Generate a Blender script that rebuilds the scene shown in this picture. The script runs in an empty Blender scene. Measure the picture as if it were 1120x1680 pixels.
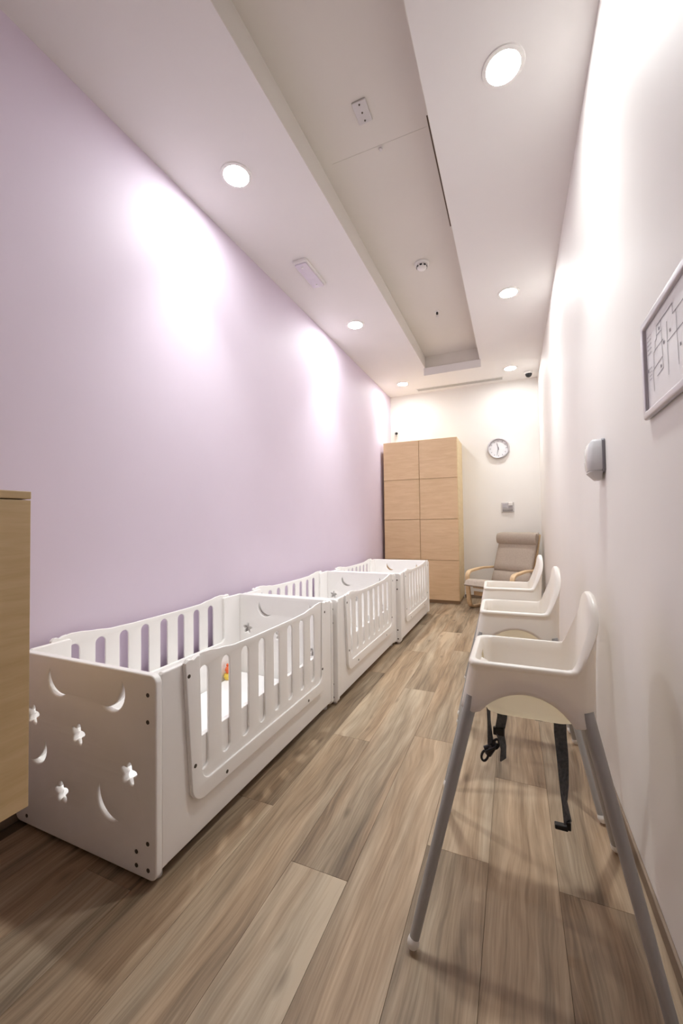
import bpy, bmesh, math, random
from mathutils import Vector, Matrix
random.seed(7)
sc = bpy.context.scene
col = sc.collection
R = math.radians

# ------------------------------------------------------------------ camera
CAM_Z = 1.15
YAW, PITCH, ROLL, FPX = 0.405554799, 0.027402778, -0.0129714018, 657.615
cam_data = bpy.data.cameras.new('camera')
cam = bpy.data.objects.new('camera', cam_data)
col.objects.link(cam)
f = Vector((-math.sin(YAW)*math.cos(PITCH), math.cos(YAW)*math.cos(PITCH), math.sin(PITCH)))
r0 = Vector((math.cos(YAW), math.sin(YAW), 0)); u0 = r0.cross(f)
rr = r0*math.cos(ROLL) + u0*math.sin(ROLL); uu = u0*math.cos(ROLL) - r0*math.sin(ROLL)
cam.matrix_world = Matrix(((rr.x, uu.x, -f.x, 0), (rr.y, uu.y, -f.y, 0), (rr.z, uu.z, -f.z, CAM_Z), (0, 0, 0, 1)))
cam_data.sensor_fit = 'VERTICAL'
cam_data.sensor_height = 36.0
cam_data.lens = FPX/1680.0*36.0
cam_data.clip_start = 0.02
sc.camera = cam

# ------------------------------------------------------------------ world, exposure
world = bpy.data.worlds.new('world'); sc.world = world
world.use_nodes = True
world.node_tree.nodes['Background'].inputs[0].default_value = (1, 1, 1, 1)
world.node_tree.nodes['Background'].inputs[1].default_value = 0.0
vs = sc.view_settings
vs.view_transform = 'Standard'; vs.look = 'None'; vs.gamma = 1.0; vs.use_curve_mapping = False
vs.exposure = 0.76
sc.cycles.max_bounces = 14
sc.cycles.diffuse_bounces = 10
SPOT_W, GLOW = 62.0, 155.0          # beam power and lens emission of every ceiling downlight
LAMP_COL = (.965, 1.0, .985)

# ------------------------------------------------------------------ helpers
class MB:
    def __init__(s): s.v = []; s.f = []
    def add(s, vs_, fs_):
        o = len(s.v); s.v += [tuple(p) for p in vs_]; s.f += [tuple(i+o for i in q) for q in fs_]
        return s
    def box(s, a, b):
        x0, y0, z0 = a; x1, y1, z1 = b
        return s.add([(x0,y0,z0),(x1,y0,z0),(x1,y1,z0),(x0,y1,z0),(x0,y0,z1),(x1,y0,z1),(x1,y1,z1),(x0,y1,z1)],
                     [(0,3,2,1),(4,5,6,7),(0,1,5,4),(1,2,6,5),(2,3,7,6),(3,0,4,7)])
    def rings(s, rings, closed=True, cap0=True, cap1=True):
        n = len(rings[0]); vv = [p for r_ in rings for p in r_]; ff = []
        for k in range(len(rings)-1):
            for i in range(n if closed else n-1):
                j = (i+1) % n
                ff.append((k*n+i, k*n+j, (k+1)*n+j, (k+1)*n+i))
        if cap0: ff.append(tuple(reversed(range(n))))
        if cap1: ff.append(tuple((len(rings)-1)*n+i for i in range(n)))
        return s.add(vv, ff)
    def tube(s, pts, rad, n=14, cap=True):
        pts = [Vector(p) for p in pts]
        rad = rad if isinstance(rad, (list, tuple)) else [rad]*len(pts)
        rs = []; ref = None
        for i, p in enumerate(pts):
            d = (pts[min(i+1, len(pts)-1)] - pts[max(i-1, 0)]).normalized()
            if ref is None:
                ref = Vector((0,0,1)) if abs(d.z) < .9 else Vector((1,0,0))
            a = (ref - d*ref.dot(d)).normalized(); ref = a
            b = d.cross(a)
            rs.append([p + (a*math.cos(t)+b*math.sin(t))*rad[i] for t in [2*math.pi*k/n for k in range(n)]])
        return s.rings(rs, True, cap, cap)
    def lathe(s, prof, n=32, c=(0,0,0), cap0=True, cap1=True):
        return s.rings([[(c[0]+r_*math.cos(2*math.pi*k/n), c[1]+r_*math.sin(2*math.pi*k/n), c[2]+z) for k in range(n)] for r_, z in prof], True, cap0, cap1)
    def mesh(s, name, smooth=35, bevel=0, seg=2):
        me = bpy.data.meshes.new(name)
        me.from_pydata(s.v, [], s.f)
        bm = bmesh.new(); bm.from_mesh(me)
        bmesh.ops.recalc_face_normals(bm, faces=bm.faces)
        if bevel:
            bmesh.ops.bevel(bm, geom=[e for e in bm.edges if len(e.link_faces) == 2 and e.calc_face_angle(0) > .6], offset=bevel, segments=seg, profile=.5, affect='EDGES')
        bm.to_mesh(me); bm.free()
        if smooth:
            me.shade_smooth(); me.set_sharp_from_angle(angle=R(smooth))
        return me

def obj(name, me, mat=None, parent=None, loc=(0,0,0), rot=(0,0,0)):
    o = bpy.data.objects.new(name, me); col.objects.link(o)
    if mat is not None and not me.materials: me.materials.append(mat)
    if parent is not None: o.parent = parent
    o.location = loc; o.rotation_euler = rot
    return o
def tag(o, label=None, cat=None, group=None, kind=None):
    if label: o['label'] = label
    if cat: o['category'] = cat
    if group: o['group'] = group
    if kind: o['kind'] = kind
    return o
def thing(name, label, cat, loc=(0,0,0), rz=0, group=None):
    o = bpy.data.objects.new(name, None); col.objects.link(o)
    o.empty_display_size = .1
    o.location = loc; o.rotation_euler = (0,0,rz)
    return tag(o, label, cat, group)
def copy_tree(o, parent=None):
    c = o.copy(); col.objects.link(c)
    if parent is not None: c.parent = parent
    for ch in list(o.children): copy_tree(ch, c)
    return c
def structure(name, me, mat, parent=None):
    o = obj(name, me, mat, parent)
    if parent is None: o['kind'] = 'structure'
    return o

def panel(name, outline, holes, t, bevel, fmap, smooth=40, res=2):
    """flat board with rounded edges: outline and holes are 2-D loops; fmap(u, v, w) places it"""
    cu = bpy.data.curves.new('tmp', 'CURVE'); cu.dimensions = '2D'; cu.fill_mode = 'BOTH'
    cu.extrude = max(t/2-bevel, 0); cu.bevel_depth = bevel; cu.bevel_resolution = res; cu.offset = -bevel
    for lp in [outline]+list(holes):
        sp = cu.splines.new('POLY'); sp.points.add(len(lp)-1); sp.use_cyclic_u = True
        for p, q in zip(sp.points, lp): p.co = (q[0], q[1], 0, 1)
    ob = bpy.data.objects.new('tmp', cu)
    me = bpy.data.meshes.new_from_object(ob)
    bpy.data.objects.remove(ob); bpy.data.curves.remove(cu)
    me.name = name
    for v in me.vertices: v.co = Vector(fmap(*v.co))
    bm = bmesh.new(); bm.from_mesh(me)
    bmesh.ops.remove_doubles(bm, verts=bm.verts, dist=1e-5)
    bmesh.ops.recalc_face_normals(bm, faces=bm.faces)
    bm.to_mesh(me); bm.free()
    me.materials.clear()
    me.shade_smooth(); me.set_sharp_from_angle(angle=R(smooth))
    return me
def arc(p, q, sag, n=12):
    """points from p to q (q left out); bulge sag to the right of the direction p->q"""
    p = Vector(p); q = Vector(q); d = q-p; L = d.length; nrm = Vector((d.y, -d.x))/L
    rad = (L*L/4+sag*sag)/(2*sag); c = (p+q)/2 + nrm*(sag-rad)
    a0 = math.atan2(p.y-c.y, p.x-c.x); a1 = math.atan2(q.y-c.y, q.x-c.x)
    da = a1-a0
    while da > math.pi: da -= 2*math.pi
    while da < -math.pi: da += 2*math.pi
    if abs(sag) > L/2: da = da-2*math.pi if da > 0 else da+2*math.pi
    rd = abs(rad)
    return [(c.x+rd*math.cos(a0+da*k/n), c.y+rd*math.sin(a0+da*k/n)) for k in range(n)]
def crescent(p, q, s_out, s_in): return arc(p, q, s_out) + arc(q, p, -s_in)
def star(cx, cz, r, rot=0.0, n=5):
    pts = []
    for k in range(n*8):
        a = 2*math.pi*k/(n*8)
        rad = r*(0.77+0.23*math.cos(n*a))
        pts.append((cx+rad*math.sin(a+rot), cz+rad*math.cos(a+rot)))
    return pts
def rrect(x0, y0, x1, y1, rad, n=6):
    rad = rad if isinstance(rad, (list, tuple)) else [rad]*4
    pts = []
    for (cx, cy, sx, sy, a0), r_ in zip(((x0,y0,1,1,180),(x1,y0,-1,1,270),(x1,y1,-1,-1,0),(x0,y1,1,-1,90)), rad):
        for k in range(n+1):
            a = R(a0+90*k/n); pts.append((cx+sx*r_+r_*math.cos(a), cy+sy*r_+r_*math.sin(a)))
    return pts

# ------------------------------------------------------------------ materials
def nodes(name):
    m = bpy.data.materials.new(name); m.use_nodes = True
    nt = m.node_tree; return m, nt, nt.nodes['Principled BSDF']
def N(nt, kind, **kw):
    n = nt.nodes.new(kind)
    for k, v in kw.items():
        if hasattr(n, k): setattr(n, k, v)
        else: n.inputs[k].default_value = v
    return n
def ramp(nt, fac, stops):
    n = nt.nodes.new('ShaderNodeValToRGB'); cr = n.color_ramp
    while len(cr.elements) < len(stops): cr.elements.new(.5)
    for e, (p, c) in zip(cr.elements, stops): e.position = p; e.color = (*c, 1)
    nt.links.new(fac, n.inputs[0]); return n.outputs[0]
def plain(name, c, rough=.5, metal=0.0, var=.03, scale=18.0, bump=0.0, bscale=200.0, spec=.5):
    m, nt, b = nodes(name)
    tc = N(nt, 'ShaderNodeTexCoord')
    no = N(nt, 'ShaderNodeTexNoise', Scale=scale, Detail=3.0); nt.links.new(tc.outputs['Object'], no.inputs['Vector'])
    lo = tuple(max(0, x*(1-var)) for x in c); hi = tuple(min(1, x*(1+var)) for x in c)
    nt.links.new(ramp(nt, no.outputs['Fac'], [(.3, lo), (.7, hi)]), b.inputs['Base Color'])
    b.inputs['Roughness'].default_value = rough; b.inputs['Metallic'].default_value = metal
    b.inputs['Specular IOR Level'].default_value = spec
    if bump:
        n2 = N(nt, 'ShaderNodeTexNoise', Scale=bscale, Detail=2.0); nt.links.new(tc.outputs['Object'], n2.inputs['Vector'])
        bp = N(nt, 'ShaderNodeBump', Strength=bump, Distance=.002); nt.links.new(n2.outputs['Fac'], bp.inputs['Height'])
        nt.links.new(bp.outputs['Normal'], b.inputs['Normal'])
    return m
def wood(name, lo, hi, grain_axis=(1,1,1), rough=.45):
    m, nt, b = nodes(name)
    tc = N(nt, 'ShaderNodeTexCoord'); mp = N(nt, 'ShaderNodeMapping'); mp.inputs['Scale'].default_value = grain_axis
    oi = N(nt, 'ShaderNodeObjectInfo')
    mu = N(nt, 'ShaderNodeVectorMath', operation='SCALE'); mu.inputs[0].default_value = (7.3, 3.1, 5.7)
    nt.links.new(oi.outputs['Random'], mu.inputs['Scale'])
    ad = N(nt, 'ShaderNodeVectorMath', operation='ADD')
    nt.links.new(tc.outputs['Object'], ad.inputs[0]); nt.links.new(mu.outputs[0], ad.inputs[1])
    nt.links.new(ad.outputs[0], mp.inputs['Vector'])
    no = N(nt, 'ShaderNodeTexNoise', Scale=3.0, Detail=6.0, Roughness=.6, Distortion=.4); nt.links.new(mp.outputs[0], no.inputs['Vector'])
    nt.links.new(ramp(nt, no.outputs['Fac'], [(.3, lo), (.72, hi)]), b.inputs['Base Color'])
    b.inputs['Roughness'].default_value = rough
    return m
def emit(name, c, s):
    m = bpy.data.materials.new(name); m.use_nodes = True; nt = m.node_tree; nt.nodes.clear()
    e = N(nt, 'ShaderNodeEmission'); o = N(nt, 'ShaderNodeOutputMaterial')
    e.inputs[0].default_value = (*c, 1); e.inputs[1].default_value = s
    nt.links.new(e.outputs[0], o.inputs[0]); return m

M_LILAC = plain('lilac_paint', (.69, .60, .715), .62, var=.012, scale=3, bump=.06, bscale=350)
M_WALL = plain('warm_white_paint', (.83, .805, .775), .6, var=.01, scale=3, bump=.05, bscale=350)
M_CEIL = plain('ceiling_paint', (.775, .75, .74), .75, var=.008, scale=3)
M_CRIB = plain('crib_white_lacquer', (.90, .885, .865), .33, var=.006)
M_CHAIR = plain('high_chair_plastic', (.92, .90, .87), .32, var=.006)
_nt = M_CHAIR.node_tree                     # thin polypropylene lets some warm light through
_tr = N(_nt, 'ShaderNodeBsdfTranslucent'); _tr.inputs[0].default_value = (.95, .80, .52, 1)
_mx = N(_nt, 'ShaderNodeMixShader'); _mx.inputs[0].default_value = .22
_nt.links.new(_nt.nodes['Principled BSDF'].outputs[0], _mx.inputs[1]); _nt.links.new(_tr.outputs[0], _mx.inputs[2])
_nt.links.new(_mx.outputs[0], _nt.nodes['Material Output'].inputs[0])
M_MATT = plain('mattress_cover', (.88, .88, .88), .75, var=.02, scale=9, bump=.15, bscale=30)
M_GREY = plain('grey_leg_paint', (.40, .395, .385), .4, metal=.1, var=.03)
M_FOOT = plain('white_foot_plastic', (.82, .80, .77), .4)
M_STRAP = plain('grey_webbing', (.075, .078, .085), .8, var=.25, scale=120)
M_BLACK = plain('black_plastic', (.012, .012, .013), .35)
M_SCREW = plain('screw_steel', (.10, .085, .07), .4, metal=.7)
M_BIRCH = wood('birch_veneer', (.66, .455, .265), (.77, .565, .355), (1.2, 1.2, 9), .42)
M_BIRCH_SIDE = wood('birch_side', (.66, .50, .27), (.76, .60, .35), (1.2, 1.2, 9), .42)
M_PLINTH = wood('plinth_wood', (.34, .22, .13), (.42, .29, .18), (1.2, 1.2, 9), .5)
M_CAB = wood('oak_cabinet', (.53, .38, .19), (.64, .48, .27), (1.5, 1.5, 14), .42)
M_BENT = wood('bent_birch', (.62, .43, .24), (.74, .55, .34), (12, 3, 12), .4)
M_FABRIC = plain('taupe_fabric', (.43, .36, .30), .9, var=.06, scale=60, bump=.3, bscale=500)
M_CHROME = plain('satin_aluminium', (.56, .54, .57), .38, metal=.5)
M_PAPER = plain('white_paper', (.78, .77, .79), .35, var=.01)
M_INK = plain('grey_ink', (.26, .245, .27), .6)
M_INKL = plain('pale_ink', (.50, .47, .50), .6)
M_WPLASTIC = plain('white_plastic', (.80, .78, .76), .4)
M_GPLASTIC = plain('grey_plastic', (.58, .555, .55), .4)
M_SLOT = plain('vent_grey', (.42, .40, .38), .6)
M_DARKGAP = plain('gap_brown', (.10, .065, .04), .8)
M_RECESS = plain('recess_beige', (.68, .645, .595), .75, var=.008, scale=3)  # recess lining, darker and more beige than the ceiling
M_BASE = wood('skirting', (.20, .145, .10), (.27, .20, .145), (14, 1.2, 14), .55)
M_ORANGE = plain('orange_plush', (.85, .16, .05), .7)
M_YELLOW = plain('yellow_plush', (.85, .62, .10), .7)
M_LENS = {k: emit('downlight_lens', (.965, 1.0, .985), GLOW*k) for k in (1.0, .85, .9, .6)}
M_CLEAR, _nt, _b = nodes('clear_plastic')
_b.inputs['Base Color'].default_value = (.9, .9, .92, 1); _b.inputs['Roughness'].default_value = .15
_b.inputs['Transmission Weight'].default_value = .45; _b.inputs['IOR'].default_value = 1.3
_n = N(_nt, 'ShaderNodeTexNoise', Scale=30.0); _nt.links.new(ramp(_nt, _n.outputs['Fac'], [(.3, (.90,.90,.93)), (.7, (.94,.94,.96))]), _b.inputs['Base Color'])

PW, PL = .2067, 1.545
def plank_material():
    m, nt, b = nodes('vinyl_plank')
    L = nt.links.new
    tc = N(nt, 'ShaderNodeTexCoord')
    tone = N(nt, 'ShaderNodeAttribute'); tone.attribute_type = 'OBJECT'; tone.attribute_name = 'tone'
    seed = N(nt, 'ShaderNodeAttribute'); seed.attribute_type = 'OBJECT'; seed.attribute_name = 'seed'
    sv = N(nt, 'ShaderNodeVectorMath', operation='SCALE'); sv.inputs[0].default_value = (3.7, 11.3, 5.1); L(seed.outputs['Fac'], sv.inputs['Scale'])
    ad = N(nt, 'ShaderNodeVectorMath', operation='ADD'); L(tc.outputs['Object'], ad.inputs[0]); L(sv.outputs[0], ad.inputs[1])
    slope = N(nt, 'ShaderNodeAttribute'); slope.attribute_type = 'OBJECT'; slope.attribute_name = 'tone_slope'
    # slow warp so that the grain wanders round knots
    wn = N(nt, 'ShaderNodeTexNoise', Scale=1.0, Detail=2.0)
    m0 = N(nt, 'ShaderNodeMapping'); m0.inputs['Scale'].default_value = (5, 1.6, 1); L(ad.outputs[0], m0.inputs['Vector']); L(m0.outputs[0], wn.inputs['Vector'])
    ws = N(nt, 'ShaderNodeVectorMath', operation='SCALE'); ws.inputs['Scale'].default_value = .09; L(wn.outputs['Color'], ws.inputs[0])
    a2 = N(nt, 'ShaderNodeVectorMath', operation='ADD'); L(ad.outputs[0], a2.inputs[0]); L(ws.outputs[0], a2.inputs[1])
    m1 = N(nt, 'ShaderNodeMapping'); m1.inputs['Scale'].default_value = (26, 1.5, 1); L(a2.outputs[0], m1.inputs['Vector'])
    n1 = N(nt, 'ShaderNodeTexNoise', Scale=1.0, Detail=7.0, Roughness=.62); L(m1.outputs[0], n1.inputs['Vector'])
    m2 = N(nt, 'ShaderNodeMapping'); m2.inputs['Scale'].default_value = (11, 1.1, 1); L(a2.outputs[0], m2.inputs['Vector'])
    n2 = N(nt, 'ShaderNodeTexNoise', Scale=1.0, Detail=3.0, Roughness=.5); L(m2.outputs[0], n2.inputs['Vector'])
    m3 = N(nt, 'ShaderNodeMapping'); m3.inputs['Scale'].default_value = (150, 4.5, 1); L(a2.outputs[0], m3.inputs['Vector'])
    n3 = N(nt, 'ShaderNodeTexNoise', Scale=1.0, Detail=3.0); L(m3.outputs[0], n3.inputs['Vector'])
    sxyz = N(nt, 'ShaderNodeSeparateXYZ'); L(tc.outputs['Object'], sxyz.inputs[0]); sy = sxyz.outputs['Y']
    # sum
    def math_(op, a, b_):
        x = N(nt, 'ShaderNodeMath', operation=op)
        for i, q in enumerate((a, b_)):
            if isinstance(q, (int, float)): x.inputs[i].default_value = q
            else: L(q, x.inputs[i])
        return x.outputs[0]
    s = math_('ADD', math_('MULTIPLY', n1.outputs['Fac'], .60), math_('MULTIPLY', n2.outputs['Fac'], .40))
    s = math_('ADD', s, math_('MULTIPLY', n3.outputs['Fac'], .30))
    s = math_('ADD', s, math_('MULTIPLY', math_('SUBTRACT', math_('ADD', tone.outputs['Fac'], math_('MULTIPLY', math_('MULTIPLY', slope.outputs['Fac'], sy), 1/PL)), .5), .29))
    # strips within a plank
    sx = N(nt, 'ShaderNodeSeparateXYZ'); L(tc.outputs['Object'], sx.inputs[0])
    c1 = ramp(nt, s, [(.36, (.075, .051, .031)), (.52, (.178, .128, .083)), (.64, (.275, .206, .138)), (.84, (.44, .35, .252))])
    # cooler / redder drift
    m4 = N(nt, 'ShaderNodeMapping'); m4.inputs['Scale'].default_value = (9, .8, 1); m4.inputs['Location'].default_value = (4, 9, 2); L(ad.outputs[0], m4.inputs['Vector'])
    n4 = N(nt, 'ShaderNodeTexNoise', Scale=1.0, Detail=2.0); L(m4.outputs[0], n4.inputs['Vector'])
    tint = ramp(nt, n4.outputs['Fac'], [(.35, (1.07, .98, .90)), (.65, (.99, 1.0, 1.0))])
    mx = N(nt, 'ShaderNodeMixRGB', blend_type='MULTIPLY'); mx.inputs[0].default_value = 1; L(c1, mx.inputs[1]); L(tint, mx.inputs[2])
    # knots: small dark ovals
    m5 = N(nt, 'ShaderNodeMapping'); m5.inputs['Scale'].default_value = (9, 3.2, 1); L(a2.outputs[0], m5.inputs['Vector'])
    vo = N(nt, 'ShaderNodeTexVoronoi', Scale=1.0); L(m5.outputs[0], vo.inputs['Vector'])
    kn = ramp(nt, vo.outputs['Distance'], [(.03, (.45, .42, .40)), (.16, (1, 1, 1))])
    mk = N(nt, 'ShaderNodeMixRGB', blend_type='MULTIPLY'); mk.inputs[0].default_value = .75; L(mx.outputs[0], mk.inputs[1]); L(kn, mk.inputs[2])
    L(mk.outputs[0], b.inputs['Base Color'])
    b.inputs['Roughness'].default_value = .48; b.inputs['Specular IOR Level'].default_value = .35
    bp = N(nt, 'ShaderNodeBump', Strength=.12, Distance=.001); L(n1.outputs['Fac'], bp.inputs['Height']); L(bp.outputs['Normal'], b.inputs['Normal'])
    return m
M_PLANK = plank_material()

# ------------------------------------------------------------------ room shell
XL, XR, YB, YF, ZC, ZV = -1.820, .357, 6.335, -2.2, 3.20, 3.36
CL, CR, CE = -1.045, -.350, 5.33       # ceiling recess: left, right, end
T = .10
structure('wall_left', MB().box((XL-T, YF-T, -.1), (XL, YB+T, ZV+.1)).mesh('wall_left', 0), M_LILAC)
structure('wall_right', MB().box((XR, YF-T, -.1), (XR+T, YB+T, ZV+.1)).mesh('wall_right', 0), M_WALL)
structure('wall_back', MB().box((XL, YB, -.1), (XR, YB+T, ZV+.1)).mesh('wall_back', 0), M_WALL)
structure('wall_front', MB().box((XL, YF-T, -.1), (XR, YF, ZV+.1)).mesh('wall_front', 0), M_WALL)
ceil = MB()
ceil.box((XL, YF, ZC), (CL, YB, ZV+.1)); ceil.box((CR, YF, ZC), (XR, YB, ZV+.1)); ceil.box((CL, CE, ZC), (CR, YB, ZV+.1)); ceil.box((CL, YF, ZV), (CR, CE, ZV+.1))
ceiling = structure('ceiling', ceil.mesh('ceiling', 0), M_CEIL)
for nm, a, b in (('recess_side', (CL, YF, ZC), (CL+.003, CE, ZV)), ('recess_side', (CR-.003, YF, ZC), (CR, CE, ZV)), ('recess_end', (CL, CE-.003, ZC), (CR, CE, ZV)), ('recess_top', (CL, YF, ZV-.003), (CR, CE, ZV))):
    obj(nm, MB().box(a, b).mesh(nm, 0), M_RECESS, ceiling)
ZV -= .003
# access panel in the recess, standing a little proud with a dark strip for the gap's shade on the right
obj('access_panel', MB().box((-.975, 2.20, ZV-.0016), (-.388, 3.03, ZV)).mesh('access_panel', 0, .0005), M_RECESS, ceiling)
obj('panel_gap_shade', MB().box((-.3875, 2.14, ZV-.0025), (-.352, 3.03, ZV)).mesh('panel_gap_shade', 0), M_DARKGAP, ceiling)
structure('trim_1', panel('trim_1', rrect(CL-.012, 3.098, CR+.012, ZC, .004), [], .022, .003, lambda u, v, w: (u, CE-.012+w, v)), M_CEIL)
floor = structure('floor', MB().box((XL, YF, -.1), (XR, YB, -.005)).mesh('floor', 0), M_DARKGAP)

joint = {-8: .45, -7: 1.02, -6: .923, -5: 1.418, -4: 2.017, -3: 1.213, -2: 2.162, -1: 1.456, 0: 1.95, 1: 1.43, 2: .7}
# (near-end tone, far-end tone) of each vinyl plank in view
tones = {(-3, 0): (.48, .86), (-3, 1): (.26, .74), (-3, 2): (.34, .80), (-3, 3): (.30, .6), (-1, 0): (.34, .30), (-1, 1): (.74, .45), (0, 0): (.40, .60), (0, 1): (.30, .40),
         (-4, 0): (.44, .40), (-4, 1): (.76, .50), (-4, 2): (.70, .45), (-2, 0): (.40, .74), (-2, 1): (.34, .56), (-2, 2): (.45, .5), (-5, 0): (.24, .56), (-5, 1): (.30, .46), (-5, 2): (.62, .5), (-5, -1): (.2, .2),
         (-6, 0): (.24, .5), (-6, 1): (.28, .4), (-6, -1): (.2, .2), (1, 0): (.36, .34), (1, 1): (.44, .5), (-4, -1): (.3, .3)}
pm = {}
n_pl = 0
for k in range(-8, 3):
    x0 = -.1037+PW*(k-0); x1 = x0+PW
    x0 = max(x0, XL); x1 = min(x1, XR)
    if x1-x0 < .01: continue
    j0 = joint[k]
    for q in range(-5, 5):
        # plank index 0 ends (far end) at the measured joint
        y1 = j0+PL*q; y0 = y1-PL
        y0c, y1c = max(y0, YF), min(y1, YB)
        if y1c-y0c < .02: continue
        g = .0004
        key = (round(x1-x0, 4), round(y1c-y0c, 4))
        if key not in pm:
            w, l = (x1-x0)/2-g, (y1c-y0c)/2-g
            pm[key] = MB().box((-w, -l, -.005), (w, l, 0)).mesh('plank', 0, .0005, 1)
        o = obj('plank', pm[key], M_PLANK, floor, ((x0+x1)/2, (y0c+y1c)/2, 0))
        t0, t1 = tones.get((k, q), (random.uniform(.25, .55), random.uniform(.4, .75)))
        o['tone'] = float((t0+t1)/2); o['tone_slope'] = float(t1-t0)
        o['seed'] = float(random.uniform(0, 9)); n_pl += 1

bh = .048
structure('baseboard_right', MB().box((XR-.010, YF, 0), (XR, YB, bh)).mesh('baseboard_right', 0, .003), M_BASE)
structure('baseboard_back', MB().box((-.70, YB-.010, 0), (XR-.010, YB, bh)).mesh('baseboard_back', 0, .003), M_BASE)
structure('baseboard_left', MB().box((XL, YF, 0), (XL+.010, 5.74, bh)).mesh('baseboard_left', 0, .003), M_BASE)

# ------------------------------------------------------------------ ceiling fittings
ring_me = MB().lathe([(.071, 0), (.073, -.007), (.090, -.005), (.092, 0)], 40, cap0=False, cap1=False).mesh('trim_ring', 50)
lens_me = MB().lathe([(.0715, 0), (.0715, -.004), (.05, -.006), (.012, -.007)], 40).mesh('lens', 50)
def downlight(x, y, label, k=1.0):
    t = thing('downlight', label, 'ceiling light', (x, y, ZC), 0, 'round recessed downlights in the ceiling')
    obj('trim_ring', ring_me, M_WPLASTIC, t); obj('lens', lens_me.copy(), M_LENS[k], t)
    ld = bpy.data.lights.new('beam', 'SPOT'); ld.energy = SPOT_W*k; ld.color = LAMP_COL
    ld.spot_size = R(80); ld.spot_blend = 1.0; ld.shadow_soft_size = .06
    lo = bpy.data.objects.new('beam', ld); col.objects.link(lo); lo.parent = t; lo.location = (0, 0, -.02)
    return t
XLL, XRL = -1.452, .002
downlight(XLL, 1.88, 'round ceiling downlight over the lilac wall, nearest the camera on that side', .85)
downlight(XRL, 1.91, 'largest glowing round ceiling downlight, nearest the camera beside the white wall', .85)
downlight(XLL-.01, 3.83, 'middle glowing downlight of the row along the lilac wall', .9)
downlight(XRL, 3.86, 'middle glowing downlight of the row beside the white right wall', .9)
downlight(XLL-.015, 5.78, 'farthest glowing downlight on the lilac wall side, above the wardrobe', .6)
downlight(XRL, 5.80, 'farthest glowing downlight on the right, near the dome camera', .6)

t = thing('air_vent', 'long narrow grey slot air vent in the ceiling before the back wall', 'air vent', (-.718, 6.16, ZC))
m = MB()
for a, b in (((-.625, -.062), (.625, -.050)), ((-.625, .050), (.625, .062)), ((-.625, -.050), (-.612, .050)), ((.612, -.050), (.625, .050))):
    m.box((a[0], a[1], -.005), (b[0], b[1], 0))
obj('frame', m.mesh('frame', 0), M_CEIL, t)
obj('slot', MB().box((-.612, -.050, -.002), (.612, .050, 0)).mesh('slot', 0), M_SLOT, t)
obj('blade', MB().box((-.612, -.003, -.006), (.612, .003, -.002)).mesh('blade', 0), M_GPLASTIC, t)

t = thing('emergency_light', 'slim pale rectangular glossy fitting on the ceiling above the lilac wall', 'ceiling light', (-1.485, 2.87, ZC))
obj('housing', panel('housing', rrect(-.062, -.185, .062, .185, .012), [], .022, .004, lambda u, v, w: (u, v, -.011+w)), M_CEIL, t)
M_REFLECT_LENS = plain('wall_reflection_lens', (.66, .60, .68), .12)  # lilac reflection of the wall put into the lens colour
obj('lens', panel('lens', rrect(-.050, -.165, .050, .165, .01), [], .012, .003, lambda u, v, w: (u, v, -.027+w)), M_REFLECT_LENS, t)
glint_me = MB().lathe([(.001, -.010), (.006, -.008), (.008, 0)], 12).mesh('glint_me', 60)
for yy in (-.13, .12): obj('lens_glint', glint_me, M_WPLASTIC, t, (0, yy, -.032))  # white studs standing in for two bright lamp reflections on the lens

t = thing('smoke_detector', 'round white smoke detector with dark vents in the ceiling recess', 'smoke detector', (-.672, 3.37, ZV))
obj('base', MB().lathe([(.062, 0), (.062, -.012), (.055, -.020)], 32).mesh('base', 40), M_WPLASTIC, t)
obj('sensor_head', MB().lathe([(.045, -.020), (.040, -.044), (.028, -.054), (.004, -.056)], 32).mesh('sensor_head', 40), M_WPLASTIC, t)
vent = MB().box((-.010, -.003, -.006), (.010, .003, .006)).mesh('vent', 0)
for k in range(8):
    a = 2*math.pi*k/8
    obj('vent', vent, M_BLACK, t, (.0425*math.cos(a), .0425*math.sin(a), -.034), (0, 0, a+math.pi/2))

t = thing('sprinkler_head', 'small dark sprinkler nozzle in the ceiling recess near its far end', 'sprinkler', (-.690, 4.22, ZV))
obj('escutcheon', MB().lathe([(.024, 0), (.022, -.005), (.010, -.008)], 24).mesh('escutcheon', 40), M_WPLASTIC, t)
obj('nozzle', MB().lathe([(.010, -.006), (.012, -.03), (.007, -.036)], 16).mesh('nozzle', 40), M_BLACK, t)
obj('deflector', MB().lathe([(.004, -.036), (.004, -.05), (.017, -.052), (.017, -.056)], 16).mesh('deflector', 40), M_GPLASTIC, t)

t = thing('blanking_plate', 'small rectangular cover plate with screws in the ceiling recess', 'cover plate', (-.697, 1.975, ZV), R(0))
obj('plate', panel('plate', rrect(-.038, -.062, .038, .062, .005), [], .010, .003, lambda u, v, w: (u, v, -.005+w)), M_GPLASTIC, t)
scr = MB().lathe([(.005, 0), (.004, -.003)], 12).mesh('screw', 40)
for yy in (-.045, 0, .045): obj('screw', scr, M_SCREW, t, (0, yy, -.010))
tag(obj('ceiling_plug', MB().lathe([(.012, 0), (.011, -.006), (.004, -.008)], 16).mesh('ceiling_plug', 40), M_GPLASTIC, None, (-.67, 2.215, ZV-.010)),
    'tiny grey plug on the recess ceiling between cover plate and smoke detector', 'plug')

t = thing('dome_camera', 'small black dome camera in the back right ceiling corner', 'camera', (.232, 6.05, ZC))
obj('mount', MB().lathe([(.058, 0), (.056, -.020), (.048, -.030)], 28).mesh('mount', 40), M_WPLASTIC, t)
obj('dome', MB().lathe([(.044, -.028), (.041, -.050), (.030, -.068), (.014, -.077), (.002, -.079)], 28).mesh('dome', 60), M_BLACK, t)

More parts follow.
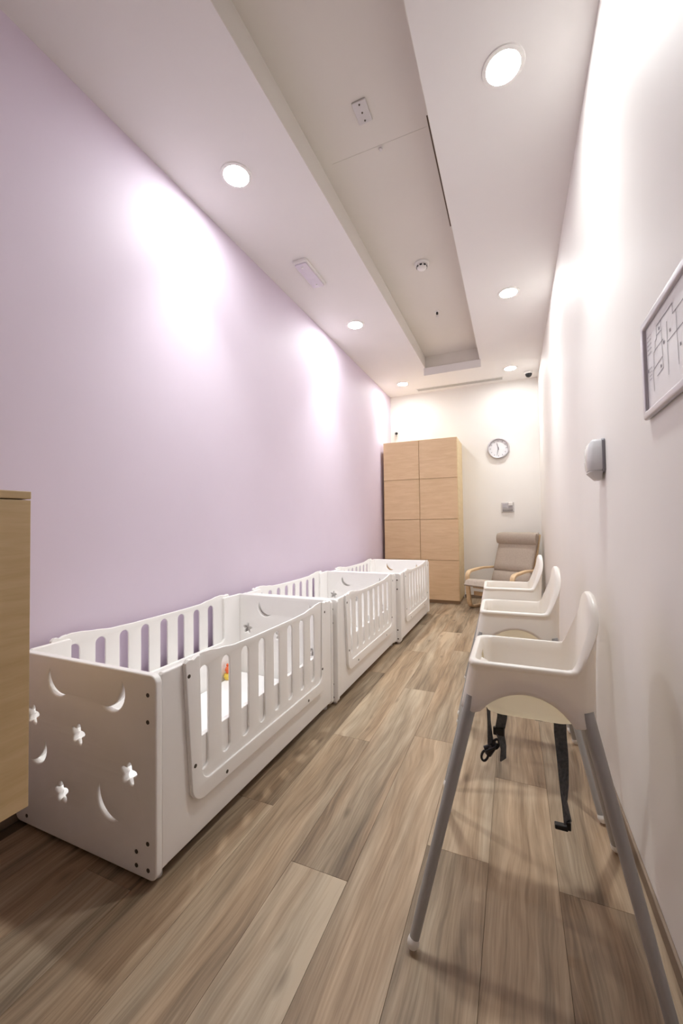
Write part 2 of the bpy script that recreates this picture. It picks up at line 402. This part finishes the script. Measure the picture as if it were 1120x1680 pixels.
t = thing('wall_sensor', 'tiny dark sensor on a bracket high on the back wall above wardrobe', 'sensor', (-1.72, YB, 2.57))
obj('bracket', MB().box((-.010, -.030, -.03), (.004, 0, .018)).mesh('bracket', 0, .003), M_GPLASTIC, t)
obj('sensor_head', MB().tube([(-.004, -.028, .020), (.016, -.075, .010)], [.022, .020], 16).mesh('sensor_head', 40), M_BLACK, t)

# ------------------------------------------------------------------ wall fittings
t = thing('wall_clock', 'round white wall clock with grey rim on the back wall', 'clock', (-.186, YB, 2.218))
N_ = 48
m = MB()
prof = [(.128, -.012), (.130, -.040), (.140, -.046), (.152, -.038), (.155, -.018), (.152, 0)]
m.rings([[(r_*math.cos(2*math.pi*k/N_), z, r_*math.sin(2*math.pi*k/N_)) for k in range(N_)] for r_, z in prof], True, False, False)
obj('rim', m.mesh('rim', 60), M_CHROME, t)
obj('dial', MB().rings([[(.130*math.cos(2*math.pi*k/N_), y, .130*math.sin(2*math.pi*k/N_)) for k in range(N_)] for y in (-.018, -.002)]).mesh('dial', 40), M_PAPER, t)
mk = MB().box((-.0035, -.0205, .100), (.0035, -.018, .118)).mesh('hour_mark', 0)
for k in range(12): obj('hour_mark', mk, M_INKL if k % 3 else M_INK, t, (0, 0, 0), (0, R(30*k), 0))
def hand(l, w, ang, y):
    return obj('hour_hand' if l < .09 else 'minute_hand', MB().add([(-w, y, -.02), (w, y, -.02), (w*.5, y, l), (-w*.5, y, l), (-w, y-.002, -.02), (w, y-.002, -.02), (w*.5, y-.002, l), (-w*.5, y-.002, l)],
        [(0,1,2,3),(7,6,5,4),(0,4,5,1),(1,5,6,2),(2,6,7,3),(3,7,4,0)]).mesh('hand', 0), M_INK, t, (0,0,0), (0, R(ang), 0))
hand(.085, .006, -14, -.022); hand(.108, .0045, 192, -.026)
obj('hub', MB().rings([[(.008*math.cos(2*math.pi*k/16), y, .008*math.sin(2*math.pi*k/16)) for k in range(16)] for y in (-.032, -.018)]).mesh('hub', 40), M_INK, t)

t = thing('wall_socket', 'grey double wall socket plate on the back wall above the armchair', 'socket', (-.078, YB, 1.348))
obj('plate', panel('plate', rrect(-.088, -.073, .088, .073, .008), [], .014, .004, lambda u, v, w: (u, -.007+w, v)), M_GPLASTIC, t)
obj('module', panel('module', rrect(-.070, -.010, -.006, .056, .004), [], .010, .002, lambda u, v, w: (u, -.018+w, v)), M_CHROME, t)
obj('module', panel('module', rrect(.006, -.010, .070, .056, .004), [], .010, .002, lambda u, v, w: (u, -.018+w, v)), M_CHROME, t)
obj('plug', panel('plug', rrect(.012, .020, .066, .072, .008), [], .034, .006, lambda u, v, w: (u, -.034+w, v)), M_WPLASTIC, t)
obj('rocker_strip', panel('rocker_strip', rrect(-.070, -.056, .070, -.026, .004), [], .010, .002, lambda u, v, w: (u, -.018+w, v)), plain('socket_dark', (.30, .285, .28), .45), t)

t = thing('soap_dispenser', 'small white and clear plastic dispenser on the right wall', 'dispenser', (XR, 2.03, 1.41))
obj('back_plate', panel('back_plate', rrect(-.070, -.060, .070, .082, .014), [], .012, .003, lambda u, v, w: (-.006+w, u, v)), plain('dispenser_back', (.22, .21, .235), .4), t)
def shell_rings(zs, dx, hw):
    out = []
    for z, d, h in zip(zs, dx, hw):
        out.append([(-.010, -h, z), (-d*.7, -h, z), (-d*.93, -h*.86, z), (-d, -h*.5, z), (-d, h*.5, z), (-d*.93, h*.86, z), (-d*.7, h, z), (-.010, h, z)])
    return out
obj('cover', MB().rings(shell_rings((-.052, -.045, -.01, .04, .07, .080), (.054, .060, .064, .062, .053, .044), (.062, .066, .068, .068, .064, .056))).mesh('cover', 50), M_CLEAR, t)
obj('reservoir', MB().rings(shell_rings((-.045, -.03, .03, .058), (.046, .050, .050, .042), (.050, .054, .054, .048))).mesh('reservoir', 50), M_WPLASTIC, t)
obj('push_lever', MB().rings(shell_rings((-.090, -.084, -.058, -.053), (.030, .036, .058, .056), (.034, .040, .060, .060))).mesh('push_lever', 50), M_GPLASTIC, t)

t = thing('evacuation_plan', 'silver framed evacuation floor plan hanging on the right wall', 'picture frame', (XR, 1.172, 1.568), 0)
t.rotation_euler = (R(-1.6), 0, 0)
fo = rrect(-.205, -.137, .205, .137, .012)
obj('frame', panel('frame', fo, [rrect(-.182, -.114, .182, .114, .003)], .013, .005, lambda u, v, w: (-.008+w, u, v), 60, 3), M_CHROME, t)
obj('sheet', MB().box((-.006, -.185, -.117), (-.002, .185, .117)).mesh('sheet', 0), M_PAPER, t)
pr = MB(); pl_ = MB()
def ln(mb, y0, z0, y1, z1, w=.0011):
    d = Vector((y1-y0, z1-z0)).normalized()*w; nx, nz = -d.y, d.x
    mb.add([(-.0068, y0-nx-d.x, z0-nz-d.y), (-.0068, y1-nx+d.x, z1-nz+d.y), (-.0068, y1+nx+d.x, z1+nz+d.y), (-.0068, y0+nx-d.x, z0+nz-d.y)], [(0,1,2,3)])
def poly(mb, pts, w=.0011):
    for a, b in zip(pts, pts[1:]): ln(mb, *a, *b, w)
# plan drawing: v runs with y (larger y = farther = left in the photo)
poly(pr, [(.128, -.075), (.132, -.02), (.122, -.018), (.122, .025), (.110, .028), (.108, .050), (.096, .052), (.094, .085), (-.02, .085), (-.02, .06), (-.13, .06), (-.13, -.075)])
for a in ((.122, -.018, .06, -.010), (.110, .028, .05, .030), (.094, .06, .06, .058), (.06, .085, .055, -.04), (.055, -.04, .10, -.045), (.02, .06, .02, -.07), (-.04, .06, -.045, -.07), (.02, .01, -.13, .01), (-.08, .01, -.08, -.075)): ln(pr, *a)
for a in ((.075, .07), (.045, .02), (.07, -.03), (0, .03), (-.06, -.03)):
    pr.add([(-.0068, a[0]-.004, a[1]-.004), (-.0068, a[0]+.004, a[1]-.004), (-.0068, a[0]+.004, a[1]+.004), (-.0068, a[0]-.004, a[1]+.004)], [(0,1,2,3)])
obj('plan_print', pr.mesh('plan_print', 0), M_INK, t)
for i in range(5): ln(pl_, .168, .085-.012*i, .140, .085-.012*i, .0016)
nt_ = MB()
for i in range(4): ln(nt_, .160, -.005-.010*i, .142, -.005-.010*i, .0012)
obj('notes_print', nt_.mesh('notes_print', 0), M_INKL, t)
obj('legend_print', pl_.mesh('legend_print', 0), M_INKL, t)
obj('symbol_print', MB().add([(-.0068, .166, -.012), (-.0068, .172, -.012), (-.0068, .172, -.002), (-.0068, .166, -.002)], [(0,1,2,3)]).mesh('symbol_print', 0), M_INK, t)

# ------------------------------------------------------------------ hanging cabinet, left foreground
CX = -1.099-XL
t = thing('wall_cabinet', 'plain light oak cabinet at the left edge, hanging on the lilac wall', 'cabinet', (XL, .61, .47))
obj('carcass', MB().box((0, -1.0, .001), (CX-.020, 0, .748)).mesh('carcass', 0, .002), M_CAB, t)
obj('top_board', MB().box((0, -1.0, .749), (CX, 0, .768)).mesh('top_board', 0, .002), M_CAB, t)
for a, b in ((-.4985, -.001), (-.999, -.5015)):
    d = obj('door', MB().box((CX-.019, a, .002), (CX, b, .746)).mesh('door', 0, .0015), M_CAB, t)
# ------------------------------------------------------------------ wardrobe
WX0, WX1, WY, WZ = -1.775, -.706, 5.75, 2.336
t = thing('wardrobe', 'tall light wood wardrobe of eight panel doors against the back wall', 'wardrobe', ((WX0+WX1)/2, WY, 0))
hx = (WX1-WX0)/2; dep = YB-WY-.003
obj('carcass', MB().box((-hx, .020, .045), (hx, dep, WZ)).mesh('carcass', 0, .002), M_BIRCH_SIDE, t)
obj('plinth', MB().box((-hx+.01, .035, 0), (hx-.01, dep-.02, .045)).mesh('plinth', 0), M_PLINTH, t)
zs = [.047, .607, 1.185, 1.768, WZ]
for i in range(4):
    for (xa, xb) in ((-hx, -.0015), (.0015, hx-.004)):
        dm = MB().box((xa+.002, 0, zs[i]+.003), (xb-.002, .0185, zs[i+1]-.003)).mesh('door', 0, .0015)
        obj('door', dm, M_BIRCH, t)

# ------------------------------------------------------------------ cribs
CW, CLN, CT, CB = .74, 1.36, .668, .020       # width, length, top, bottom
scr_x = MB().rings([[(x, r_*math.cos(2*math.pi*k/12), r_*math.sin(2*math.pi*k/12)) for k in range(12)] for x, r_ in ((-.004, .007), (.0008, .007), (.0012, .004))]).mesh('screw', 40)
def wave(y, L):
    e = min(y, L-y)
    pts = [(0, .672), (.012, .682), (.026, .681), (.036, .676), (.055, .683), (.085, .6865), (.12, .684), (.19, .674), (.28, .663), (.42, .660), (2, .660)]
    for (a, za), (b, zb) in zip(pts, pts[1:]):
        if a <= e <= b:
            s = (e-a)/(b-a); s = s*s*(3-2*s); return za+(zb-za)*s
SL0, SDY, SLW = .208, .1226, .050
def slots(c0, z0=.265, z1=.636):
    out = []
    for k in range(8):
        y = c0+SDY*k; r_ = SLW/2
        out.append([(y+r_-r_*math.cos(R(a)), z1-r_+r_*math.sin(R(a))) for a in range(0, 181, 20)] + [(y+r_+r_*math.cos(R(a)), z0+r_-r_*math.sin(R(a))) for a in range(0, 181, 20)])
    return out
def end_mesh():
    # decor in crib-local x, origin at crib centre (crib 1 centre x = -1.43)
    D = 1.43
    holes = [crescent((-1.597+D, .617), (-1.514+D, .54), -.046, -.026), crescent((-1.213+D, .622), (-1.307+D, .533), -.052, -.028),
             crescent((-1.623+D, .350), (-1.70+D, .268), -.043, -.019), crescent((-1.325+D, .262), (-1.242+D, .167), -.043, -.024),
             star(-1.437+D, .413, .036, .15), star(-1.183+D, .333, .037, .1), star(-1.524+D, .190, .037, -.1), star(-1.695+D, .437, .036, .1)]
    holes[0] = crescent((-1.597+D, .617), (-1.514+D, .54), .047, .023)
    holes[3] = crescent((-1.325+D, .262), (-1.242+D, .167), .045, .023)
    return panel('end_panel', rrect(-CW/2, CB, CW/2, CT, .028, 8), holes, .026, .006, lambda u, v, w: (u, w, v), 40, 3)
def frame_mesh():
    # board with two posts and a low front rail (U outline, open where the gate drops in)
    L = CLN-.056
    out = [(0, .045), (L, .045), (L, CT-.006), (L-.006, CT), (L-.150, CT), (L-.156, CT-.006), (L-.156, .400), (L-.176, .382), (.176, .382), (.156, .400), (.156, CT-.006), (.150, CT), (.006, CT), (0, CT-.006)]
    return panel('side_frame', out, [], .020, .004, lambda u, v, w: (w, u+.028, v), 40, 2)
GY0, GY1 = .113, CLN-.113
def gate_meshes():
    L = GY1-GY0
    top = [(GY0+L*k/90, wave(L*k/90, L)) for k in range(91)]
    bot = rrect(GY0+.030, .168, GY1-.030, .4, [.062, .062, .001, .001], 8)
    bl = bot[:9]; br = bot[9:18]
    out = bl+br+list(reversed(top))
    sl = slots(SL0-.025)
    back = panel('gate_board', out, sl, .010, .003, lambda u, v, w: (w, u, v), 40, 3)
    # raised U-shaped border: the slatted field is routed lower
    ia, ib = GY0+.068, GY1-.068
    inner = rrect(ia+.012, .228, ib-.012, .4, [.045, .045, .001, .001], 8)
    il = inner[:9]; ir = inner[9:18]
    tl = [p for p in top if p[0] <= ia]; tr = [p for p in top if p[0] >= ib]
    uo = bl+br+list(reversed(tr))+[(ib, wave(L-.068, L))]+list(reversed(ir))+list(reversed(il))+[(ia, wave(.068, L))]+list(reversed(tl))
    bord = panel('gate_border', uo, [], .009, .004, lambda u, v, w: (w, u, v), 40, 4)
    return back, bord
E_ME, F_ME = end_mesh(), frame_mesh()
G_ME, B_ME = gate_meshes()
GL_ME = MB().lathe([(.016, 0), (.016, .03)], 16).mesh('glide', 40)
def make_crib(x, y, label):
    """origin at the middle of the near end, on the floor"""
    t = thing('crib', label, 'crib', (x, y, 0), 0, 'white wooden cribs in a row along the lilac wall')
    obj('end_panel', E_ME, M_CRIB, t, (0, .013, 0)); obj('end_panel', E_ME, M_CRIB, t, (0, CLN-.013, 0))
    for s in (1, -1):
        xf = CW/2-.014 if s > 0 else CW/2-.034
        obj('side_frame', F_ME, M_CRIB, t, (s*xf, 0, 0))
        g = obj('drop_gate', G_ME, M_CRIB, t, (s*(xf+.010+.0051), 0, 0))
        obj('gate_border', B_ME, M_CRIB, g, (s*.0085, 0, 0))
        for yy, zz in ((GY0+.014, .625), (GY0+.043, .304), (GY0+.212, .190), (CLN-.151, .622), (CLN-.185, .299), (CLN-.360, .187)):
            o = obj('screw', scr_x, M_SCREW, g, (s*.0130, yy, zz), (0, 0, 0 if s > 0 else math.pi))
    for xx, zz in ((.334, .603), (.334, .517), (.334, .134), (.284, .096), (.284, .053), (.336, .052), (-.334, .603), (-.334, .517), (-.298, .052), (-.334, .134)):
        obj('screw', scr_x, M_SCREW, t, (xx, -.0002, zz), (0, 0, -math.pi/2))
    obj('base_board', MB().box((-CW/2+.03, .03, .052), (CW/2-.03, CLN-.03, .070)).mesh('base_board', 0), M_CRIB, t)
    for xx in (-CW/2+.045, CW/2-.045):
        for yy in (.045, CLN-.045): obj('glide', GL_ME, M_GPLASTIC, t, (xx, yy, 0))
        for yy in (.045, CLN-.045): obj('foot_block', MB().box((xx-.025, yy-.018, .03), (xx+.025, yy+.018, .052)).mesh('foot_block', 0), M_CRIB, t)
    return t
CRIBS = [(-1.430, .952, 'white crib nearest the camera with moon and star cutouts in its end'),
         (-1.406, 2.326, 'middle white crib of the three along the lilac wall'),
         (-1.362, 3.704, 'farthest white crib, standing in front of the tall wardrobe')]
def mattress_mesh():
    hw, L, z0, z1 = CW/2-.043, CLN-.084, .071, .152
    m = MB()
    half = []
    nx, ny = 28, 40
    def top(u, v):   # u across -1..1, v along 0..1
        x = u*hw; y = .042+v*L
        e = min(1-abs(u), 1e9); ev = min(v, 1-v)*L/hw
        d = min(e, ev)
        z = z1-.020*max(0, 1-d/.09)**2
        z += .004*math.sin(9*y+3*x)*math.sin(14*x+2)      # soft creases
        return (x, y, z)
    rows = [[top(-1+2*i/nx, j/ny) for i in range(nx+1)] for j in range(ny+1)]
    vv = [p for r_ in rows for p in r_]; ff = []
    for j in range(ny):
        for i in range(nx):
            a = j*(nx+1)+i; ff.append((a, a+1, a+nx+2, a+nx+1))
    m.add(vv, ff)
    ring = [rows[0][i] for i in range(nx+1)]+[rows[j][nx] for j in range(1, ny+1)]+[rows[ny][i] for i in range(nx-1, -1, -1)]+[rows[j][0] for j in range(ny-1, 0, -1)]
    c = (0, .042+L/2)
    low = [(p[0]*1.0, p[1], z0+.01) for p in ring]; lo2 = [(p[0]*.98, c[1]+(p[1]-c[1])*.98, z0) for p in ring]
    mid = [(p[0]*1.008, c[1]+(p[1]-c[1])*1.004, (p[2]+z0)/2) for p in ring]
    m.rings([ring, mid, low, lo2], True, False, True)
    me = m.mesh('crib_mattress', 60)
    bm = bmesh.new(); bm.from_mesh(me); bmesh.ops.remove_doubles(bm, verts=bm.verts, dist=1e-5); bmesh.ops.recalc_face_normals(bm, faces=bm.faces); bm.to_mesh(me); bm.free()
    me.shade_smooth(); me.set_sharp_from_angle(angle=R(60))
    return me
MA_ME = mattress_mesh()
for (x, y, lab), ml in zip(CRIBS, ('white mattress lying in the crib nearest the camera', 'white mattress lying in the middle crib', 'white mattress lying in the farthest crib by the wardrobe')):
    make_crib(x, y, lab)
    tag(obj('crib_mattress', MA_ME, M_MATT, None, (x+.009, y, 0)), ml, 'mattress', 'mattresses in the cribs')
# small plush glimpsed through the nearest crib's second slot
t = thing('plush_toy', 'small orange and yellow toy on the mattress of the nearest crib', 'toy', (-1.715, 2.12, .148))
obj('body', MB().lathe([(.012, 0), (.030, .006), (.036, .022), (.030, .038), (.014, .046)], 20).mesh('body', 60), M_YELLOW, t)
obj('head', MB().lathe([(.006, .040), (.022, .046), (.028, .062), (.022, .078), (.005, .086)], 20).mesh('head', 60), M_ORANGE, t)
for s in (-1, 1): obj('ear', MB().lathe([(.002, .080), (.008, .084), (.008, .094), (.002, .099)], 12, (s*.015, 0, 0)).mesh('ear', 60), M_ORANGE, t)

# ------------------------------------------------------------------ high chairs
def shell_mesh():
    RZ = .745
    xf0, xb0, hy0 = -.131, .190, .148
    # parametric rounded-rectangle loop; each point keeps (side fractions)
    base = rrect(-1, -1, 1, 1, [.22, .30, .30, .22], 7)   # corners: front-near, back-near, back-far, front-far
    loop = []
    for i, p in enumerate(base):                           # densify straight sides
        q = base[(i+1) % len(base)]; L = math.hypot(q[0]-p[0], q[1]-p[1]); n = max(1, int(L/.085))
        loop += [(p[0]+(q[0]-p[0])*k/n, p[1]+(q[1]-p[1])*k/n) for k in range(n)]
    n = len(loop)
    def P(p, z, inset=0.0, lean=True):
        dz = RZ-z
        if dz >= 0: xf, xb, hy = xf0-.204*dz, xb0-.03*dz, hy0+.196*dz
        else: xf, xb, hy = xf0, xb0-.06*dz, hy0+.02*dz
        xf += inset; xb -= inset; hy -= inset
        return Vector(((xf+xb)/2+p[0]*(xb-xf)/2, p[1]*hy, z))
    def zt(p):
        x = P(p, RZ).x
        if x < .125: return RZ
        t_ = min(1, abs(p[1])); a = max(0.0, 1-t_**2.6)**.62
        s = min(1, (x-.125)/.045); s = s*s*(3-2*s)
        return RZ+(.012+.180*a)*s if t_ < 1 else RZ+.012*s
    def zb(p):
        q = P(p, .62); s = (q.x-.012)/.118
        if p[0] < -.9: v = .607+.100*max(0, 1-abs(p[1]/.78)**5)
        elif p[0] > .93: v = .612+.075*max(0, 1-(p[1]/.75)**2)
        else: v = .607+.064*max(0, 1-s*s)**.75
        return v
    R_ = []
    ZT = [zt(p) for p in loop]; ZB = [zb(p) for p in loop]
    mid = lambda i, k: ZB[i]+(ZT[i]-ZB[i])*k
    R_.append([P(p, min(ZB[i]+.05, mid(i, .5)), .007) for i, p in enumerate(loop)])
    R_.append([P(p, ZB[i]+.004, .006) for i, p in enumerate(loop)])
    R_.append([P(p, ZB[i], .003) for i, p in enumerate(loop)])
    R_.append([P(p, ZB[i]+.004, 0) for i, p in enumerate(loop)])
    for k in (.15, .35, .6, .8): R_.append([P(p, mid(i, k), 0) for i, p in enumerate(loop)])
    R_.append([P(p, ZT[i]-.016, 0) for i, p in enumerate(loop)])
    R_.append([P(p, ZT[i]-.012, -.003) for i, p in enumerate(loop)])
    R_.append([P(p, ZT[i]-.004, -.003) for i, p in enumerate(loop)])
    R_.append([P(p, ZT[i], .002) for i, p in enumerate(loop)])
    R_.append([P(p, ZT[i]-.0005, .012) for i, p in enumerate(loop)])
    R_.append([P(p, ZT[i]-.006, .017) for i, p in enumerate(loop)])
    k_in = len(R_)
    def I(p, z, ins):   # inner bowl: taper inward going down
        q = P(p, RZ, ins); return Vector((q.x, q.y, z))
    for z, ins in ((.712, .020), (.66, .026), (.61, .032), (.588, .042), (.577, .060), (.574, .085)):
        R_.append([I(p, min(z, ZT[i]-.02) if z > .7 else z, ins) for i, p in enumerate(loop)])
    m = MB()
    vv = [p for r_ in R_ for p in r_]; ff = []
    for k in range(len(R_)-1):
        for i in range(n):
            j = (i+1) % n
            if k in (k_in, k_in+1) and loop[i][0] < -.9 and loop[j][0] < -.9:
                ym = (loop[i][1]+loop[j][1])/2
                if .24 < abs(ym) < .72: continue        # leg openings at the front
            ff.append((k*n+i, k*n+j, (k+1)*n+j, (k+1)*n+i))
    ff.append(tuple((len(R_)-1)*n+i for i in range(n)))
    m.add(vv, ff)
    me = m.mesh('seat_shell', 50)
    return me
SH_ME = shell_mesh()
POST_ME = MB().rings([[(-.108+dx+.030*k*math.cos(2*math.pi*q/20), .034*k*math.sin(2*math.pi*q/20), z) for q in range(20)] for dx, k, z in ((.012, 1.2, .572), (.010, 1.1, .60), (.004, 1, .64), (.0, .95, .68), (-.004, .75, .70), (-.006, .35, .708))]).mesh('crotch_post', 60)
def leg_mesh(top, foot):
    top, foot = Vector(top), Vector(foot); d = foot-top
    return MB().tube([top, top+d*.08, foot-d*.02], [.0175, .0172, .0135], 18).mesh('leg', 40)
def foot_mesh(top, foot):
    top, foot = Vector(top), Vector(foot); d = (foot-top).normalized()
    return MB().tube([foot-d*.020, foot-d*.012, foot-d*.003, foot+Vector((0,0,-.006))], [.0140, .0158, .0158, .010], 18).mesh('foot', 50)
LEGS = [((-.125, s*.148, .645), (-.279, s*.290, .0135)) for s in (-1, 1)]+[((.160, s*.148, .645), (.296, s*.290, .0135)) for s in (-1, 1)]
LM = [(leg_mesh(*l), foot_mesh(*l)) for l in LEGS]
def ribbon(pts, w, th=.0018, axis=(1,0,0)):
    """flat webbing along pts; axis = width direction, may twist (list)"""
    m = MB(); rs = []
    for i, p in enumerate(pts):
        p = Vector(p); a = Vector(axis[i] if isinstance(axis, list) else axis).normalized()
        d = (Vector(pts[min(i+1, len(pts)-1)])-Vector(pts[max(i-1, 0)])).normalized(); nn = a.cross(d).normalized()
        rs.append([p+a*w/2+nn*th, p-a*w/2+nn*th, p-a*w/2-nn*th, p+a*w/2-nn*th])
    return m.rings(rs).mesh('strap', 0)
def loop_tube(c, ax, ay, rx, ry, rad, n=16):
    c, ax, ay = Vector(c), Vector(ax), Vector(ay)
    pts = [c+ax*rx*math.cos(2*math.pi*k/n)+ay*ry*math.sin(2*math.pi*k/n) for k in range(n+1)]
    return MB().tube(pts, rad, 8)
def high_chair(x, y, rz, label, straps):
    t = thing('high_chair', label, 'high chair', (x, y, 0), rz, 'white plastic high chairs along the right wall')
    obj('seat_shell', SH_ME, M_CHAIR, t)
    obj('crotch_post', POST_ME, M_CHAIR, t)
    for lm, fm in LM:
        l = obj('leg', lm, M_GREY, t); tag(obj('foot', fm, M_FOOT, l), 'white plastic foot cap')
    # belt straps hang out through the seat bottom
    s1 = obj('strap', ribbon([(-.093, .02, .585), (-.092, .022, .50), (-.090, .022, .455), (-.088, .022, .425)], .020, axis=[(.35,.9,0), (.3,.95,0), (.6,.8,0), (1,.2,0)]), M_STRAP, t)
    b = loop_tube((-.088, .020, .418), (.8, 0, .6), (-.2, 1, 0), .022, .010, .004); b.tube([(-.108, .02, .412), (-.070, .02, .432)], .007, 8)
    for v in loop_tube((-.106, .020, .385), (.35, 0, .93), (0, 1, 0), .014, .010, .0042).v: pass
    lb = loop_tube((-.107, .020, .388), (.3, 0, .95), (.9, .1, -.3), .018, .010, .004); b.add(lb.v, lb.f)
    lb = loop_tube((-.072, .020, .432), (.3, 0, .95), (.9, .1, -.3), .016, .009, .004); b.add(lb.v, lb.f)
    b.tube([(-.098, .02, .395), (-.080, .02, .425)], .012, 8)
    obj('buckle', b.mesh('buckle', 50), M_BLACK, s1)
    s2 = obj('strap', ribbon([(-.050, .020, .585), (-.052, .021, .52), (-.060, .022, .478), (-.056, .022, .455), (-.050, .022, .425), (-.052, .022, .385)], .030, axis=[(1,.1,0), (1,.1,0), (1,.3,0), (.6,.8,0), (.45,.9,0), (.5,.85,0)]), M_STRAP, t)
    obj('slider', MB().box((-.080, .014, .462), (-.046, .028, .486)).mesh('slider', 0, .003), M_BLACK, s2)
    s3 = obj('strap', ribbon([(.112, .020, .585), (.112, .021, .50), (.117, .022, .42), (.119, .022, .34), (.119, .023, .29), (.126, .022, .235)], .034, axis=[(1,.1,0), (1,.1,0), (.9,.4,0), (.7,.7,0), (.4,.9,0), (.6,.8,0)]), M_STRAP, t)
    b = MB(); b.box((.122, .012, .218), (.134, .034, .244)); b.box((.090, .012, .214), (.126, .032, .228))
    obj('buckle', b.mesh('buckle', 0, .003), M_BLACK, s3)
    return t
high_chair(.003, 1.378, 0, 'white high chair nearest the camera with dark straps hanging below', True)
high_chair(-.022, 2.085, R(1.8), 'middle white high chair, between the nearest and the farthest one', True)
high_chair(-.052, 2.770, R(2.5), 'farthest white high chair, standing in front of the taupe armchair', True)

# ------------------------------------------------------------------ armchair
t = thing('armchair', 'taupe cushioned lounge armchair with bent birch frame in the back corner', 'armchair', (-.300, 5.40, 0), R(-29))
def strip(path, xc, w, th, n_sub=1):
    """bent-ply strip in the y-z plane"""
    rs = []
    for i, p in enumerate(path):
        a = Vector(path[max(i-1, 0)]); b = Vector(path[min(i+1, len(path)-1)]); d = (b-a).normalized(); nn = Vector((-d.y, d.x))
        p = Vector(p); o = p+nn*th/2; q = p-nn*th/2
        rs.append([(xc-w/2, o.x, o.y), (xc+w/2, o.x, o.y), (xc+w/2, q.x, q.y), (xc-w/2, q.x, q.y)])
    return MB().rings(rs)
def smooth_path(pts, rad, n=6):
    out = [pts[0]]
    for a, b, c in zip(pts, pts[1:], pts[2:]):
        a, b, c = Vector(a), Vector(b), Vector(c)
        r_ = min(rad, (b-a).length*.48, (c-b).length*.48)
        p = b+(a-b).normalized()*r_; q = b+(c-b).normalized()*r_
        for k in range(n+1):
            s = k/n; out.append(tuple(p*(1-s)**2+b*2*s*(1-s)+q*s*s))
    out.append(pts[-1]); return out
for s in (-1, 1):
    xc = s*.313
    ap = smooth_path([(.64, .016), (.03, .016), (-.005, .25), (-.02, .485), (.30, .515), (.66, .50)], .085)
    obj('side_arm', strip(ap, xc, .058, .026).mesh('side_arm', 40, .003), M_BENT, t)
    sp = smooth_path([(.04, .285), (.46, .215), (.62, .42), (.80, .96)], .10)
    obj('seat_rail', strip(sp, s*.252, .032, .026).mesh('seat_rail', 40, .002), M_BENT, t)
    bp_ = smooth_path([(.62, .030), (.50, .12), (.42, .22)], .05)
    obj('rear_brace', strip(bp_, s*.313, .050, .022).mesh('rear_brace', 40, .002), M_BENT, t)
    obj('arm_bracket', MB().box((s*.262 - .012, .56, .46), (s*.262 + .030*s + .012, .60, .49)).mesh('arm_bracket', 0, .003), M_BENT, t)
for yy, zz, hh in ((.075, .20, .05), (.06, .285, .03), (.40, .205, .04)):
    obj('cross_rail', MB().box((-.275, yy-.011, zz-hh/2), (.275, yy+.011, zz+hh/2)).mesh('cross_rail', 0, .003), M_BENT, t)
def cushion(path, hw, th, name, mat):
    rs = []; n = 28
    L = len(path)
    for i, p in enumerate(path):
        a = Vector(path[max(i-1, 0)]); b = Vector(path[min(i+1, L-1)]); d = (b-a).normalized(); nn = Vector((-d.y, d.x))
        e = min(i, L-1-i); k = (0.25, .72, .92, 1)[min(e, 3)]
        ring = []
        for q in range(n):
            tt = 2*math.pi*q/n; c, s_ = math.cos(tt), math.sin(tt)
            x = hw*math.copysign(abs(c)**.32, c)*(1-.02*(1-k)); w = th/2*k*math.copysign(abs(s_)**.62, s_)
            ring.append((x, p[0]+nn.x*w, p[1]+nn.y*w))
        rs.append(ring)
    return obj(name, MB().rings(rs).mesh(name, 60), mat, t)
def dens(pts, step=.025):
    out = []
    for a, b in zip(pts, pts[1:]):
        a, b = Vector(a), Vector(b); n = max(1, int((b-a).length/step))
        out += [tuple(a+(b-a)*k/n) for k in range(n)]
    out.append(tuple(pts[-1])); return out
cushion(dens(smooth_path([(-.150, .330), (-.085, .372), (.16, .338), (.50, .262)], .05)), .282, .085, 'seat_cushion', M_FABRIC)
cushion(dens(smooth_path([(.47, .285), (.545, .47)], .05)), .270, .080, 'back_cushion', M_FABRIC)
cushion(dens(smooth_path([(.540, .472), (.63, .68), (.765, .985)], .05)), .270, .080, 'back_cushion', M_FABRIC)
hr = []
for i in range(13):
    x = -.278+.556*i/12; e = min(i, 12-i); k = (.80, .95, 1)[min(e, 2)]
    hr.append([(x, .675+.052*k*math.cos(2*math.pi*q/24)*1.0, .905+.088*k*math.sin(2*math.pi*q/24)) for q in range(24)])
obj('headrest', MB().rings(hr).mesh('headrest', 60), M_FABRIC, t)
